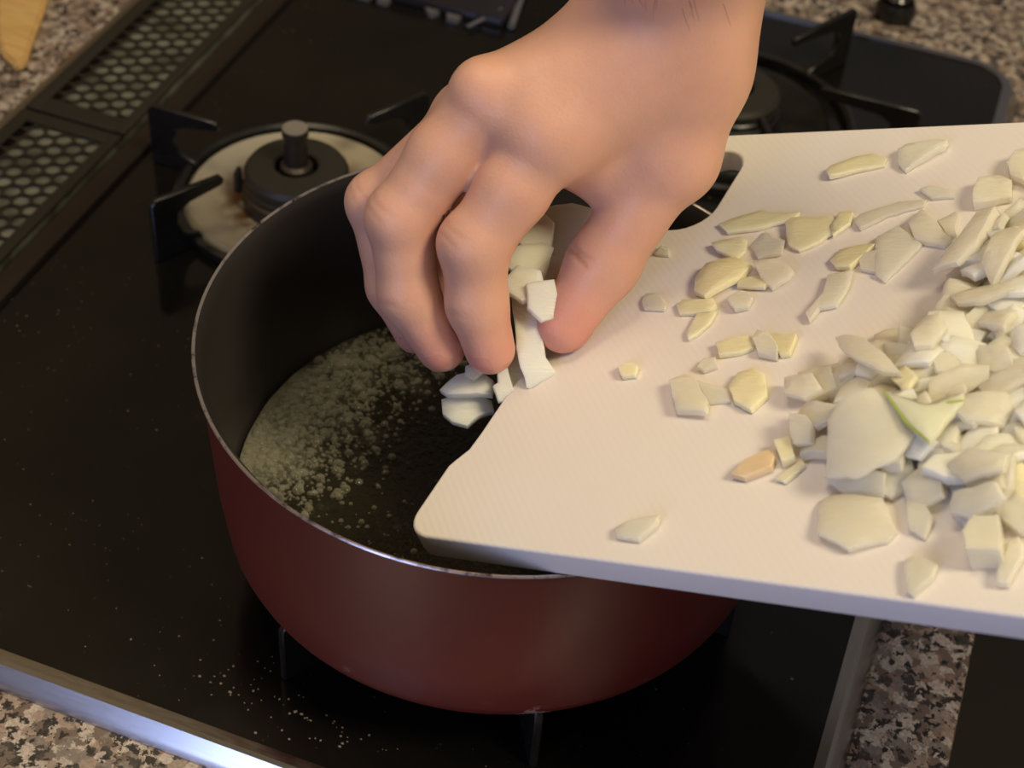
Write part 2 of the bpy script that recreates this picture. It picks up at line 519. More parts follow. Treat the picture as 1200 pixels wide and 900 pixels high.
def pan_support(x, y, R_, tip, h, angles, ring_r, label):
    b = empty('pan_support', (x, y, 0), label, 'pan support', 'black pan supports on the hob')
    pts = [(ring_r * math.cos(math.radians(a)), ring_r * math.sin(math.radians(a)), 0.0056) for a in range(0, 361, 6)]
    bm = bmesh.new()
    lathe(bm, [(ring_r - 0.0022, 0.0008), (ring_r + 0.0022, 0.0008), (ring_r + 0.0022, 0.0052), (ring_r, 0.0064), (ring_r - 0.0022, 0.0052)], 72, close=True)
    link('ring', bm, M_black, b)
    q = [(R_ + 0.001, 0.0002), (R_ + 0.001, h - 0.003), (R_ - 0.0015, h), (tip + 0.002, h - 0.0004), (tip, h - 0.003), (tip + 0.001, h - 0.0060),
         (R_ - 0.020, h - 0.0085), (R_ - 0.0135, h - 0.0120), (R_ - 0.0125, h * 0.5), (R_ - 0.0150, h * 0.34), (ring_r + 0.004, h * 0.27), (ring_r - 0.003, h * 0.20), (ring_r - 0.004, 0.004), (ring_r + 0.004, 0.0002)]
    for a in angles:
        bm = bmesh.new()
        mt = Matrix.Rotation(math.radians(a), 4, 'Z') @ Matrix.Rotation(math.radians(90), 4, 'X')
        prism(bm, q, -0.0016, 0.0016, mt)
        bmesh.ops.bevel(bm, geom=bm.edges[:], offset=0.0006, segments=1, affect='EDGES')
        link('prong', bm, M_black, b)

burner(-0.304, 0.592, 'gas burner with rust stained cream drip plate, behind the red saucepan', M_enamel)
pan_support(-0.304, 0.592, 0.0810, 0.042, 0.036, (0, 60, 180, 240), 0.0600, 'black pan support around the stained burner behind the saucepan')
burner(-0.122, 0.757, 'dark gas burner mostly hidden beyond the far edge of the board', M_black, M_black)
pan_support(-0.122, 0.757, 0.1000, 0.046, 0.037, (0, 62, 120, 180, 240, 300), 0.0680, 'black pan support beyond the white board, near the hob corner')
pan_support(-0.130, 0.412, 0.1000, 0.046, 0.032, (0, 60, 120, 180, 240, 300), 0.0680, 'black pan support underneath the red saucepan')

# ------------------------------------------------------------ saucepan
PX, PY, PZ = -0.130, 0.412, 0.0322
pan = empty('saucepan', (PX, PY, PZ), 'deep dark red saucepan with black lining on the nearest burner', 'saucepan')
bm = bmesh.new()
lathe(bm, [(0.0, 0.0), (0.092, 0.0), (0.0985, 0.0012), (0.1022, 0.0045), (0.1040, 0.0095), (0.1062, 0.030), (0.1092, 0.0860), (0.1108, 0.0890)], 128)
link('outer_wall', bm, M_red, pan, 60)
bm = bmesh.new()
lathe(bm, [(0.1099, 0.0892), (0.1074, 0.0850), (0.1042, 0.030), (0.1015, 0.0105), (0.0975, 0.0055), (0.090, 0.0040), (0.0, 0.0036)], 128)
link('lining', bm, M_nonstick, pan, 60)
bm = bmesh.new()
lathe(bm, [(0.1107, 0.0888), (0.1112, 0.0892), (0.1109, 0.0898), (0.1103, 0.0898), (0.1099, 0.0894), (0.1101, 0.0888)], 128, close=True)
link('rim', bm, M_rim, pan, 60)

# melted butter in the pan, with froth where the photograph shows it (left half)
oil = None
bm = bmesh.new()
fr = bm.verts.layers.float.new('froth')
RO, nr, ns = 0.1002, 60, 160
grid = []
def froth(x, y):
    r = math.hypot(x, y) / RO
    a = math.degrees(math.atan2(y, x)) % 360
    f = max(0, 1 - abs(((a - 178 + 180) % 360) - 180) / 62) * max(0, (r - 0.35) / 0.6)
    f = max(f, 1.25 * max(0, 1 - abs(a - 194) / 30) * max(0, (r - 0.50) / 0.46))
    f = max(f, 0.30 * max(0, 1 - math.hypot(x + 0.025, y + 0.035) / 0.045))
    f = max(f, 0.55 * max(0, 1 - math.hypot(x + 0.070, y - 0.045) / 0.050))
    return f
for i in range(nr + 1):
    r = RO * i / nr
    row = []
    for k_ in range(ns if i else 1):
        a = 2 * math.pi * k_ / ns
        x, y = r * math.cos(a), r * math.sin(a)
        f = froth(x, y)
        z = 0.0004 * f * (1 + rnd.random()) + 0.00012 * rnd.random()
        vv = bm.verts.new((x, y, z)); vv[fr] = f
        row.append(vv)
    grid.append(row)
for i in range(nr):
    A, B = grid[i], grid[i + 1]
    for k_ in range(ns):
        j_ = (k_ + 1) % ns
        if len(A) == 1:
            bm.faces.new((A[0], B[k_], B[j_]))
        else:
            bm.faces.new((A[k_], B[k_], B[j_], A[j_]))
oil = link('melted_butter', bm, M_oil, None, 80, (PX, PY, PZ + 0.0125))
tag(oil, 'dark melted butter with a pale froth, pooled in the saucepan', 'melted butter')
# bubbles: hundreds of tiny domes, one uncountable froth
bm = bmesh.new()
for q_ in range(4240):
    a = math.radians(rnd.gauss(165, 42)); r = RO * (1 - abs(rnd.gauss(0, 0.26)))
    if q_ >= 4200:
        a = math.radians(rnd.uniform(95, 172)); r = RO * rnd.uniform(0.84, 0.965)
    if r < 0.02 or r > RO * 0.985:
        continue
    x, y = r * math.cos(a), r * math.sin(a)
    if froth(x, y) < rnd.random() * 0.55:
        continue
    rad = min(0.0026, 0.00045 * math.exp(abs(rnd.gauss(0, 0.7)))) if q_ < 4200 else rnd.uniform(0.0018, 0.0036)
    n_ = 7
    prev = None
    top = bm.verts.new((x, y, rad * 0.75))
    for e_ in (25, 55, 90):
        ring_ = [bm.verts.new((x + rad * math.sin(math.radians(e_)) * math.cos(2 * math.pi * k_ / n_), y + rad * math.sin(math.radians(e_)) * math.sin(2 * math.pi * k_ / n_), 0.0002 + rad * 0.75 * math.cos(math.radians(e_)))) for k_ in range(n_)]
        for k_ in range(n_):
            j_ = (k_ + 1) % n_
            if prev is None:
                bm.faces.new((top, ring_[k_], ring_[j_]))
            else:
                bm.faces.new((prev[k_], ring_[k_], ring_[j_], prev[j_]))
        prev = ring_
b_ = link('butter_bubbles', bm, M_bubble, None, 80, (PX, PY, PZ + 0.0128))
tag(b_, 'fine butter bubbles clustered along the left wall of the saucepan', 'froth', kind='stuff')

# ------------------------------------------------------------ chopping board (tilted, its left end over the pan)
BO = Vector((-0.13126, 0.33121, 0.10792))
BU = Vector((0.89513, -0.15410, 0.41833))
BV = Vector((0.11359, 0.98622, 0.12024))
BN = Vector((-0.43110, -0.06012, 0.90030))
BM_ = Matrix(((BU.x, BV.x, BN.x, BO.x), (BU.y, BV.y, BN.y, BO.y), (BU.z, BV.z, BN.z, BO.z), (0, 0, 0, 1)))   # millimetres scaled below
BT = 0.0100
def corner(cx, cy, r, a0, a1, n_=7):
    return [(cx + r * math.cos(math.radians(a0 + (a1 - a0) * k_ / n_)), cy + r * math.sin(math.radians(a0 + (a1 - a0) * k_ / n_))) for k_ in range(n_ + 1)]
out = corner(9.0, 2.2, 10.0, 180, 270) + [(60, -7.8), (200, -7.8), (330, -7.8)] + corner(340, 2.2, 10, 270, 360) + corner(340, 200.6, 10, 0, 90) + [(60, 210.6)]
out += corner(9.0, 200.6, 10, 90, 180) + [(-1.0, 180.0), (0.0, 177.0), (2.6, 172.0), (3.2, 166), (3.2, 100), (3.2, 40), (2.8, 32.0), (0.2, 26.5), (-1.0, 23.5)]
hole = corner(27.0, 187.0, 13, 0, 90) + corner(24.0, 187.0, 12, 90, 180) + corner(24.0, 163.0, 12, 180, 270) + corner(27.0, 164.0, 13, 270, 360)
cu = bpy.data.curves.new('board_curve', 'CURVE')
cu.dimensions = '2D'; cu.fill_mode = 'BOTH'
cu.extrude = BT / 2 - 0.0011; cu.bevel_depth = 0.0011; cu.bevel_resolution = 3
for poly in (out, hole):
    s = cu.splines.new('POLY'); s.points.add(len(poly) - 1); s.use_cyclic_u = True
    for p, (x, y) in zip(s.points, poly):
        p.co = (x / 1000, y / 1000, 0, 1)
    # the bevel grows outwards: pull the outline in
cu.offset = -0.0011
tmp = bpy.data.objects.new('tmp', cu); COL.objects.link(tmp)
dg = bpy.context.evaluated_depsgraph_get()
me = bpy.data.meshes.new_from_object(tmp.evaluated_get(dg))
bpy.data.objects.remove(tmp); bpy.data.curves.remove(cu)
me.materials.clear(); me.materials.append(M_board)
me.polygons.foreach_set('use_smooth', [True] * len(me.polygons)); me.set_sharp_from_angle(angle=math.radians(30))
me.name = 'cutting_board'
board = bpy.data.objects.new('cutting_board', me); COL.objects.link(board)
board.matrix_world = BM_ @ Matrix.Translation((0, 0, -BT / 2))
tag(board, 'white plastic cutting board with a hand hole, tilted over the saucepan', 'cutting board')

# ------------------------------------------------------------ chopped onion and garlic
MATS = {'onion': M_onion, 'garlic': M_garlic, 'brown': M_root, 'green': M_green, 'white': M_onion_white}
def piece_bm(poly, t, bend, seed):
    """a cut piece of onion layer: outline in metres round its centre, thickness t, curled by bend"""
    rr = random.Random(seed)
    n0 = len(poly)
    pts = []
    for i in range(n0):
        a, b = Vector(poly[i]), Vector(poly[(i + 1) % n0])
        L = (b - a).length
        m = max(2, min(4, int(L / 0.004) + 1))
        for k_ in range(m):
            q = a.lerp(b, k_ / m)
            if k_:
                q += Vector((rr.uniform(-1, 1), rr.uniform(-1, 1))) * L * 0.025
            pts.append(q)
    ext = max(p.length for p in pts)
    ang = rr.uniform(0, math.pi)
    ca, sa = math.cos(ang), math.sin(ang)
    taper = rr.uniform(-0.35, 0.35)
    bm = bmesh.new()
    def lift(p):
        u = (p.x * ca + p.y * sa) / ext
        return bend * ext * (u * u - 0.35) * -0.8
    def thick(p):
        u = (-p.x * sa + p.y * ca) / ext
        return t * (1 + taper * u)
    rings = []
    for sc_, fz in ((0.45, 0.0), (0.96, 0.0), (1.0, 0.10), (1.0, 0.92), (0.965, 1.0), (0.45, 1.0)):
        rings.append([bm.verts.new((p.x * sc_, p.y * sc_, lift(p * sc_) + thick(p * sc_) * fz + rr.uniform(-1, 1) * t * 0.02)) for p in pts])
    n1 = len(pts)
    for A, B in zip(rings, rings[1:]):
        for i in range(n1):
            j = (i + 1) % n1
            bm.faces.new((A[i], A[j], B[j], B[i]))
    c0 = bm.verts.new((0, 0, lift(Vector((0, 0))))); c1 = bm.verts.new((0, 0, lift(Vector((0, 0))) + t))
    for i in range(n1):
        j = (i + 1) % n1
        bm.faces.new((rings[0][j], rings[0][i], c0)); bm.faces.new((rings[-1][i], rings[-1][j], c1))
    bmesh.ops.recalc_face_normals(bm, faces=bm.faces[:])
    return bm

NAMES = {'onion': 'onion_piece', 'garlic': 'garlic_piece', 'brown': 'garlic_root_end', 'green': 'onion_piece', 'white': 'onion_piece'}
def board_piece(kind, t, bend, poly_mm, z_mm, tilt, label, group, seed, mat=None):
    cx = sum(p[0] for p in poly_mm) / len(poly_mm); cy = sum(p[1] for p in poly_mm) / len(poly_mm)
    poly = [((x - cx) / 1000, (y - cy) / 1000) for x, y in poly_mm]
    o = link(NAMES[kind], piece_bm(poly, t / 1000, bend, seed), mat or MATS[kind], None, 42)
    rot = Matrix.Rotation(tilt[0], 4, 'X') @ Matrix.Rotation(tilt[1], 4, 'Y')
    o.matrix_world = BM_ @ Matrix.Translation((cx / 1000, cy / 1000, z_mm / 1000)) @ rot
    return tag(o, label, 'garlic' if kind in ('garlic', 'brown') else 'onion', group)

CHIPS = [
  ('garlic', 1.76, 0, 'long pale yellow garlic sliver near the far edge of the white board',
   [(79.0, 180.7), (79.0, 184.3), (85.9, 190.2), (92.2, 192.9), (98.8, 190.0), (99.4, 185.4), (91.9, 182.7), (81.0, 178.1)]),
  ('onion', 2.56, 0.3, "greyish onion strip lying beside the garlic sliver near the board's far edge",
   [(102.5, 192.8), (104.6, 195.2), (116.0, 197.6), (119.6, 196.9), (119.5, 193.3), (108.7, 181.3), (104.9, 185.0)]),
  ('garlic', 1.6, 0, "longest deep yellow garlic shaving, pointing at the board's hand hole",
   [(46.9, 151.9), (51.8, 155.4), (61.0, 159.7), (67.2, 158.1), (77.3, 157.9), (75.5, 154.0), (64.2, 148.8), (52.6, 146.9)]),
  ('garlic', 1.92, 0, 'broad smooth garlic slice with a straight far edge beside the longest garlic shaving',
   [(74.1, 151.2), (75.6, 154.1), (90.9, 155.3), (95.1, 149.0), (90.9, 141.5), (85.0, 136.8), (80.0, 139.6)]),
  ('garlic', 1.6, 0.4, 'small curled garlic shaving touching the broad garlic slice',
   [(91.7, 149.4), (92.7, 157.1), (97.5, 157.9), (98.7, 151.2), (94.9, 144.2)]),
  ('onion', 1.44, 0, 'long thin flat onion ribbon running toward the oval onion scrap',
   [(100.1, 152.4), (100.6, 156.2), (111.9, 163.6), (121.8, 165.2), (121.8, 161.4), (110.7, 156.0), (103.4, 148.5)]),
  ('onion', 1.44, 0, 'oval see-through onion scrap with a wet glint above the thin ribbon',
   [(117.7, 170.1), (120.2, 172.0), (128.1, 170.3), (131.2, 165.9), (123.6, 165.2)]),
  ('garlic', 1.6, 0.3, 'folded garlic shaving just below the longest garlic shaving',
   [(49.3, 140.1), (59.2, 144.4), (62.9, 142.0), (64.7, 136.2), (62.0, 131.4), (53.1, 136.2)]),
  ('onion', 1.2, 0, 'flat pale onion sheet below the broad garlic slice',
   [(65.2, 139.6), (67.0, 148.3), (77.3, 142.4), (79.1, 134.9), (70.6, 132.9)]),
  ('garlic', 2.72, 0.4, 'lumpy cut garlic piece in the middle of the garlic cluster',
   [(51.9, 119.6), (53.3, 127.2), (63.2, 131.0), (70.4, 128.3), (69.3, 119.9), (66.2, 116.2), (60.4, 109.7), (54.5, 113.2)]),
  ('garlic', 1.76, 0, 'short flat garlic stick at the near left of the garlic cluster',
   [(49.8, 106.9), (51.3, 109.6), (63.3, 110.0), (66.1, 106.5), (65.1, 102.9), (53.4, 102.0)]),
  ('garlic', 1.6, 0, 'garlic sliver pointing out of the cluster toward the near edge',
   [(60.4, 102.9), (67.2, 104.0), (67.3, 97.8), (64.8, 91.6), (62.5, 89.3), (60.5, 92.3)]),
  ('garlic', 1.6, 0.3, 'narrow garlic shaving at the right of the garlic cluster',
   [(67.7, 121.2), (75.1, 122.3), (81.4, 119.7), (80.3, 116.0), (69.6, 116.7)]),
  ('onion', 2.56, 0.4, 'folded grey onion lump at the right end of the garlic cluster',
   [(71.9, 127.5), (80.0, 130.4), (88.3, 124.1), (87.8, 120.4), (83.3, 115.8), (77.6, 120.3)]),
  ('onion', 2.4, 0.2, 'rounded wet onion bit tucked under the garlic cluster',
   [(69.0, 109.4), (71.9, 114.9), (77.9, 111.4), (78.2, 106.1), (73.9, 104.2)]),
  ('onion', 1.76, 0.3, 'ragged onion flake with a thin tail between the garlic cluster and the heap',
   [(100.5, 103.3), (103.0, 112.8), (100.8, 123.4), (109.2, 125.7), (110.7, 118.3), (109.7, 107.9), (104.4, 106.0), (103.0, 99.9)]),
  ('garlic', 1.92, 0, 'blunt greenish yellow garlic chunk beside the large triangular onion flake',
   [(98.6, 131.3), (99.9, 137.7), (106.7, 139.6), (112.3, 139.5), (110.8, 135.0), (107.6, 126.9), (102.5, 127.3)]),
  ('onion', 1.92, 0, 'small onion dice wedged between garlic chunk and triangular onion flake',
   [(108.1, 134.1), (114.1, 135.9), (117.9, 125.2), (111.3, 126.9)]),
  ('onion', 1.76, 0.15, 'large triangular onion flake lying flat left of the heap',
   [(111.5, 143.4), (116.6, 149.8), (128.4, 139.7), (127.2, 136.1), (121.7, 121.1), (117.8, 123.7)]),
  ('onion', 2.4, 0.2, 'slanting clear onion flake lying over the large triangular flake',
   [(119.8, 151.8), (122.5, 158.3), (137.6, 142.5), (136.4, 138.9), (125.5, 141.6)]),
  ('onion', 1.6, 0, 'small triangular onion chip beyond the slanting clear flake',
   [(129.5, 152.6), (134.9, 158.1), (138.3, 145.3), (136.5, 143.5)]),
  ('garlic', 2.08, 0, "square ended pale garlic stick by the heap's left side",
   [(74.0, 87.2), (83.9, 92.4), (88.3, 86.3), (85.1, 83.6), (77.8, 81.5)]),
  ('onion', 2.4, 0.3, 'rounded onion wedge touching the square ended garlic stick',
   [(87.2, 89.2), (87.3, 93.4), (92.1, 92.4), (97.6, 86.4), (99.0, 81.5), (91.7, 82.8)]),
  ('garlic', 1.92, 0, 'yellow garlic corner behind the rounded onion wedge',
   [(90.0, 94.1), (101.5, 93.0), (102.7, 83.9), (99.5, 82.9), (95.1, 89.3)]),
  ('onion', 1.92, 0, 'tiny onion dice above the round yellow garlic slice',
   [(72.1, 75.5), (72.8, 79.7), (76.8, 80.8), (79.2, 76.7), (75.3, 74.0)]),
  ('garlic', 2.4, 0, 'lone garlic crumb on bare board left of everything else',
   [(43.1, 73.1), (45.6, 76.2), (50.2, 74.4), (51.2, 70.2), (46.4, 69.0)]),
  ('onion', 3.2, 0.3, 'crystalline onion dice left of the round yellow garlic slice',
   [(66.2, 67.0), (71.3, 69.8), (75.7, 68.5), (84.4, 58.7), (86.2, 53.3), (74.8, 53.9)]),
  ('onion', 1.44, 0, 'flat onion strip joining the crystalline dice and round garlic slice',
   [(74.6, 69.5), (87.3, 66.4), (90.8, 61.1), (83.4, 59.7)]),
  ('garlic', 2.24, 0, 'round bright yellow garlic slice near the middle of the board',
   [(87.8, 67.2), (88.1, 73.7), (92.9, 76.8), (97.9, 73.5), (102.6, 64.3), (99.9, 57.1), (92.5, 60.4)]),
  ('onion', 2.08, 0.3, "single pale onion chip alone near the board's near edge",
   [(76.2, 3.6), (79.3, 6.5), (89.5, 9.6), (89.6, 6.8), (86.3, 0.1), (78.4, 0.4)]),
  ('onion', 2.08, 0.2, "fan shaped onion chip in front of the heap near the board's near edge",
   [(167.9, 5.2), (170.3, 6.2), (177.5, 3.6), (177.4, -0.3), (173.9, -6.9), (171.7, -6.0)]),
  ('brown', 2.4, 0.3, "brownish frayed garlic root end at the heap's left foot",
   [(104.8, 29.0), (106.9, 35.1), (112.5, 40.8), (116.1, 37.5), (116.7, 33.3), (109.8, 28.2)]),
  ('garlic', 3.6, 0, "small squarish garlic dice standing at the heap's left foot",
   [(113.6, 43.3), (117.8, 45.6), (122.8, 37.7), (119.4, 35.2)]),
  ('garlic', 1.76, 0, 'thin garlic sliver below the squarish garlic dice',
   [(119.0, 29.9), (124.6, 38.3), (126.4, 36.4), (122.7, 28.9)]),
  ('onion', 2.4, 0.3, 'long wedge of onion at the right frame edge in front of the heap',
   [(193.7, 3.5), (193.6, 15.5), (195.8, 16.7), (198.6, 9.9), (197.3, 0.2), (194.6, -0.2)]),
  ('onion', 3.2, 0.4, 'domed wet onion piece beyond the heap near the far right',
   [(138.5, 164.8), (138.1, 172.8), (144.1, 175.4), (149.4, 172.4), (152.0, 163.0), (140.2, 159.1)]),
  ('onion', 3.2, 0.4, 'grey onion piece leaning at the far right frame edge',
   [(145.4, 181.1), (146.7, 186.9), (152.5, 188.9), (158.6, 168.7), (148.9, 173.8)]),
  ('onion', 1.28, 0, 'thin white onion shaving lying in shade beside the thumb',
   [(34.9, 108.8), (34.8, 112.5), (40.4, 112.7), (46.1, 106.4), (46.2, 104.1), (38.1, 104.3)]),
  ('onion', 1.28, 0, 'tiny onion shaving right against the thumb near the hand hole',
   [(27.7, 135.0), (28.5, 139.5), (32.2, 138.5), (33.9, 134.1)]),
]
HEAP_FEATURES = [
  ('onion', 1.92, 0.25, 9, "largest glossy grooved onion flake on the heap's near left flank",
   [(135.0, 23.2), (138.1, 26.0), (155.1, 24.6), (162.1, 14.7), (160.7, 10.7), (151.5, 5.3), (141.0, 9.6)]),
  ('onion', 1.76, 0.3, 13, 'wide see-through onion flake above the glossy grooved one',
   [(134.1, 44.0), (137.8, 53.0), (144.8, 55.7), (161.3, 43.6), (158.7, 32.4), (148.6, 25.3), (137.7, 26.8)]),
  ('green', 3.0, 0.2, 19, "onion wedge with a bright green rim at the heap's centre",
   [(148.4, 53.5), (152.2, 52.4), (161.5, 49.5), (164.8, 50.8), (170.6, 57.6), (171.3, 54.5), (166.8, 37.2), (158.6, 43.0)]),
  ('garlic', 1.6, 0.1, 19, 'shiny yellowish kite shaped flake above the green rimmed wedge',
   [(146.1, 64.0), (149.5, 68.7), (155.7, 62.4), (154.7, 55.4)]),
  ('onion', 1.76, 0.3, 13, "long pointed onion flake at the heap's upper left crest",
   [(118.4, 87.2), (122.0, 87.0), (131.6, 82.2), (142.7, 71.6), (151.3, 62.0), (146.0, 62.0), (135.4, 69.2), (126.3, 76.8)]),
  ('onion', 2.4, 0.2, 6, "white blunt onion dice jutting from the heap's left side",
   [(106.6, 70.4), (117.8, 70.0), (123.7, 63.5), (118.5, 60.0), (110.7, 62.5)]),
  ('onion', 2.4, 0.3, 9, 'pale onion chunk below the white blunt dice',
   [(116.7, 52.5), (121.4, 57.0), (133.2, 55.0), (134.1, 50.3), (127.9, 47.2)]),
  ('onion', 2.56, 0.2, 7, "onion chunk hanging over the heap's left edge by the garlic dice",
   [(116.3, 52.7), (123.9, 51.1), (127.0, 48.1), (128.0, 42.0), (122.4, 41.5)]),
  ('onion', 8.0, 0, 7, "cube of onion at the foot of the heap's near side",
   [(183.4, 10.7), (184.2, 17.3), (190.6, 19.1), (194.6, 6.6), (186.2, 4.7)]),
  ('onion', 3.36, 0.4, 12, "long dark clear onion sliver along the heap's far edge",
   [(141.0, 118.0), (144.6, 127.8), (148.3, 140.4), (149.1, 145.3), (156.8, 143.8), (155.1, 125.2), (150.5, 117.6)]),
  ('onion', 2.72, 0.4, 15, "second clear onion sliver crossing the heap's far edge",
   [(158.1, 117.3), (158.4, 130.8), (164.8, 138.4), (169.0, 133.2), (166.0, 117.4), (162.8, 108.4)]),
  ('onion', 1.92, 0.3, 15, "broad curved onion layer at the heap's far crest",
   [(151.7, 102.9), (156.8, 108.3), (166.8, 107.2), (172.9, 102.2), (164.1, 97.2), (156.0, 97.8)]),
  ('onion', 2.4, 0.3, 18, "glinting rounded onion lump at the heap's upper shoulder",
   [(147.9, 79.6), (148.7, 89.3), (153.5, 91.1), (157.9, 83.8), (156.0, 75.0), (151.4, 73.3)]),
  ('onion', 2.24, 0.2, 21, 'greyish white onion block below the green rimmed wedge',
   [(159.4, 30.4), (163.0, 34.5), (171.0, 33.9), (172.8, 26.8), (167.8, 23.1), (162.2, 25.1)]),
  ('onion', 2.08, 0.3, 22, "long white onion shard lying across the heap's right half",
   [(171.7, 33.0), (178.8, 36.9), (190.6, 34.8), (190.8, 29.6), (179.7, 26.6)]),
  ('onion', 2.08, 0.3, 16, "pale onion shard stretched along the heap's near slope",
   [(176.5, 25.1), (189.8, 27.3), (193.0, 22.6), (183.6, 17.1), (177.5, 18.8)]),
  ('onion', 2.4, 0.2, 15, "knobbly onion lump on the heap's near slope beside the clear hollow",
   [(161.7, 25.1), (166.2, 26.3), (171.1, 20.3), (170.6, 13.3), (165.4, 15.8)]),
]

for i, (kind, t, bend, label, poly) in enumerate(CHIPS):
    lift_ = bend * t * 0.25
    board_piece(kind, t, bend * 0.5, poly, 0.15 + lift_, (rnd.uniform(-0.04, 0.04), rnd.uniform(-0.04, 0.04)), label,
                'scattered garlic cuts on the board' if kind in ('garlic', 'brown') else 'scattered onion cuts on the board', 100 + i)

# the heap: a height field over the board keeps each new piece on top of what already lies there
HEAP = [(170, 190), (150, 168), (139, 152), (134, 130), (136, 112), (128, 101), (114, 94), (106, 82), (104, 68), (114, 50), (121, 36), (132, 20), (149, 9), (164, 18), (184, 8), (196, 10), (214, 16), (222, 60), (214, 130), (196, 180)]
def inside(x, y):
    c_ = False
    for (x0, y0), (x1, y1) in zip(HEAP, HEAP[1:] + HEAP[:1]):
        if (y0 > y) != (y1 > y) and x < (x1 - x0) * (y - y0) / (y1 - y0) + x0:
            c_ = not c_
    return c_
def edge_dist(x, y):
    best = 1e9
    for (x0, y0), (x1, y1) in zip(HEAP, HEAP[1:] + HEAP[:1]):
        dx_, dy_ = x1 - x0, y1 - y0
        t_ = max(0, min(1, ((x - x0) * dx_ + (y - y0) * dy_) / (dx_ * dx_ + dy_ * dy_)))
        best = min(best, math.hypot(x - x0 - t_ * dx_, y - y0 - t_ * dy_))
    return best
field = np.zeros((260, 220))
def foot(poly):
    xs = [p[0] for p in poly]; ys = [p[1] for p in poly]
    x0, x1, y0, y1 = max(0, int(min(xs))), min(259, int(max(xs)) + 1), max(0, int(min(ys))), min(219, int(max(ys)) + 1)
    cx, cy = (x0 + x1) / 2, (y0 + y1) / 2
    X, Y = np.mgrid[x0:x1 + 1, y0:y1 + 1]
    m = ((X - cx) / max(1, (x1 - x0) * 0.5)) ** 2 + ((Y - cy) / max(1, (y1 - y0) * 0.5)) ** 2 <= 0.85
    return X[m], Y[m]
def settle(poly, t, q=62):
    X, Y = foot(poly)
    h = field[X, Y]
    z = float(np.percentile(h, q))
    # slope of the ground below, as tilts
    A = np.c_[X - X.mean(), Y - Y.mean(), np.ones(len(X))]
    s_, *_ = np.linalg.lstsq(A, h, rcond=None)
    gx, gy = max(-0.6, min(0.6, s_[0])), max(-0.6, min(0.6, s_[1]))
    field[X, Y] = np.maximum(h, z * 0.5 + h * 0.5 + t * 0.8)
    return z, (math.atan(gy) * 0.7, -math.atan(gx) * 0.7)
made = 0
while made < 225:
    best = None
    for _ in range(8):
        x, y = rnd.uniform(103, 224), rnd.uniform(6, 192)
        if not inside(x, y):
            continue
        e = edge_dist(x, y)
        if e < 3.5:
            continue
        want = 29 * (1 - math.exp(-e / 14))
        s_ = field[int(x), int(y)] - want
        if best is None or s_ < best[0]:
            best = (s_, x, y, e)
    if best is None:
        continue
    _, x, y, e = best
    n_ = rnd.choice((4, 4, 5, 5, 6))
    L, W = rnd.uniform(6.0, 11.5), rnd.uniform(4.0, 7.6)
    a0 = rnd.uniform(0, 6.28)
    ori = rnd.uniform(0, 3.14)
    poly = []
    for k_ in range(n_):
        a = a0 + 2 * math.pi * (k_ + rnd.uniform(-0.22, 0.22)) / n_
        px, py = L * math.cos(a), W * math.sin(a)
        poly.append((x + px * math.cos(ori) - py * math.sin(ori), y + px * math.sin(ori) + py * math.cos(ori)))
    t = rnd.uniform(1.6, 3.2)
    z, tl = settle(poly, t)
    kind = 'garlic' if rnd.random() < 0.06 else ('white' if rnd.random() < 0.3 else 'onion')
    wob_ = 0.10 if z < 2 else 0.42
    level = 'under other pieces at' if z < 5 else ('halfway up' if z < 13 else 'lying on top of')
    zone = 'the near end' if y < 45 else ('the near middle' if y < 85 else ('the far middle' if y < 130 else 'the far end'))
    side = ' left half' if x < 160 else ' right half'
    what = {'garlic': 'yellowish garlic bit', 'white': 'milky white onion piece', 'onion': 'clear onion piece'}[kind]
    lab = '%s %s %s of the heap\'s%s' % (what, level, zone, side)
    board_piece(kind, t, rnd.uniform(0.15, 0.7), poly, z + 0.3, (tl[0] + rnd.uniform(-wob_, wob_), tl[1] + rnd.uniform(-wob_, wob_)),
                lab, 'garlic bits in the onion heap' if kind == 'garlic' else 'chopped onion in the heap', 1000 + made)
    made += 1
for i, (kind, t, bend, hh, label, poly) in enumerate(HEAP_FEATURES):
    z, tl = settle(poly, t, 78)
    o = board_piece(kind, t, bend, poly, z + 0.6, tl, label, 'large onion pieces on top of the heap', 3000 + i)
    if kind == 'green':
        cx = sum(p[0] for p in poly) / len(poly); cy = sum(p[1] for p in poly) / len(poly)
        for a, b in ((1, 6), (3, 4)):
            pass
        bm = bmesh.new()
        P_ = [((x - cx) / 1000, (y - cy) / 1000, t / 1000 * 0.9) for x, y in poly]
        tube(bm, [P_[0], P_[7], P_[6]], [0.0003, 0.0007, 0.0004], 8)
        link('green_rim', bm, M_green_edge, o)
        bm = bmesh.new()
        tube(bm, [P_[5], ((P_[5][0] + P_[3][0]) / 2, (P_[5][1] + P_[3][1]) / 2, P_[3][2] + 0.0004), P_[3]], [0.0003, 0.0006, 0.0003], 8)
        link('green_rim', bm, M_green_edge, o)

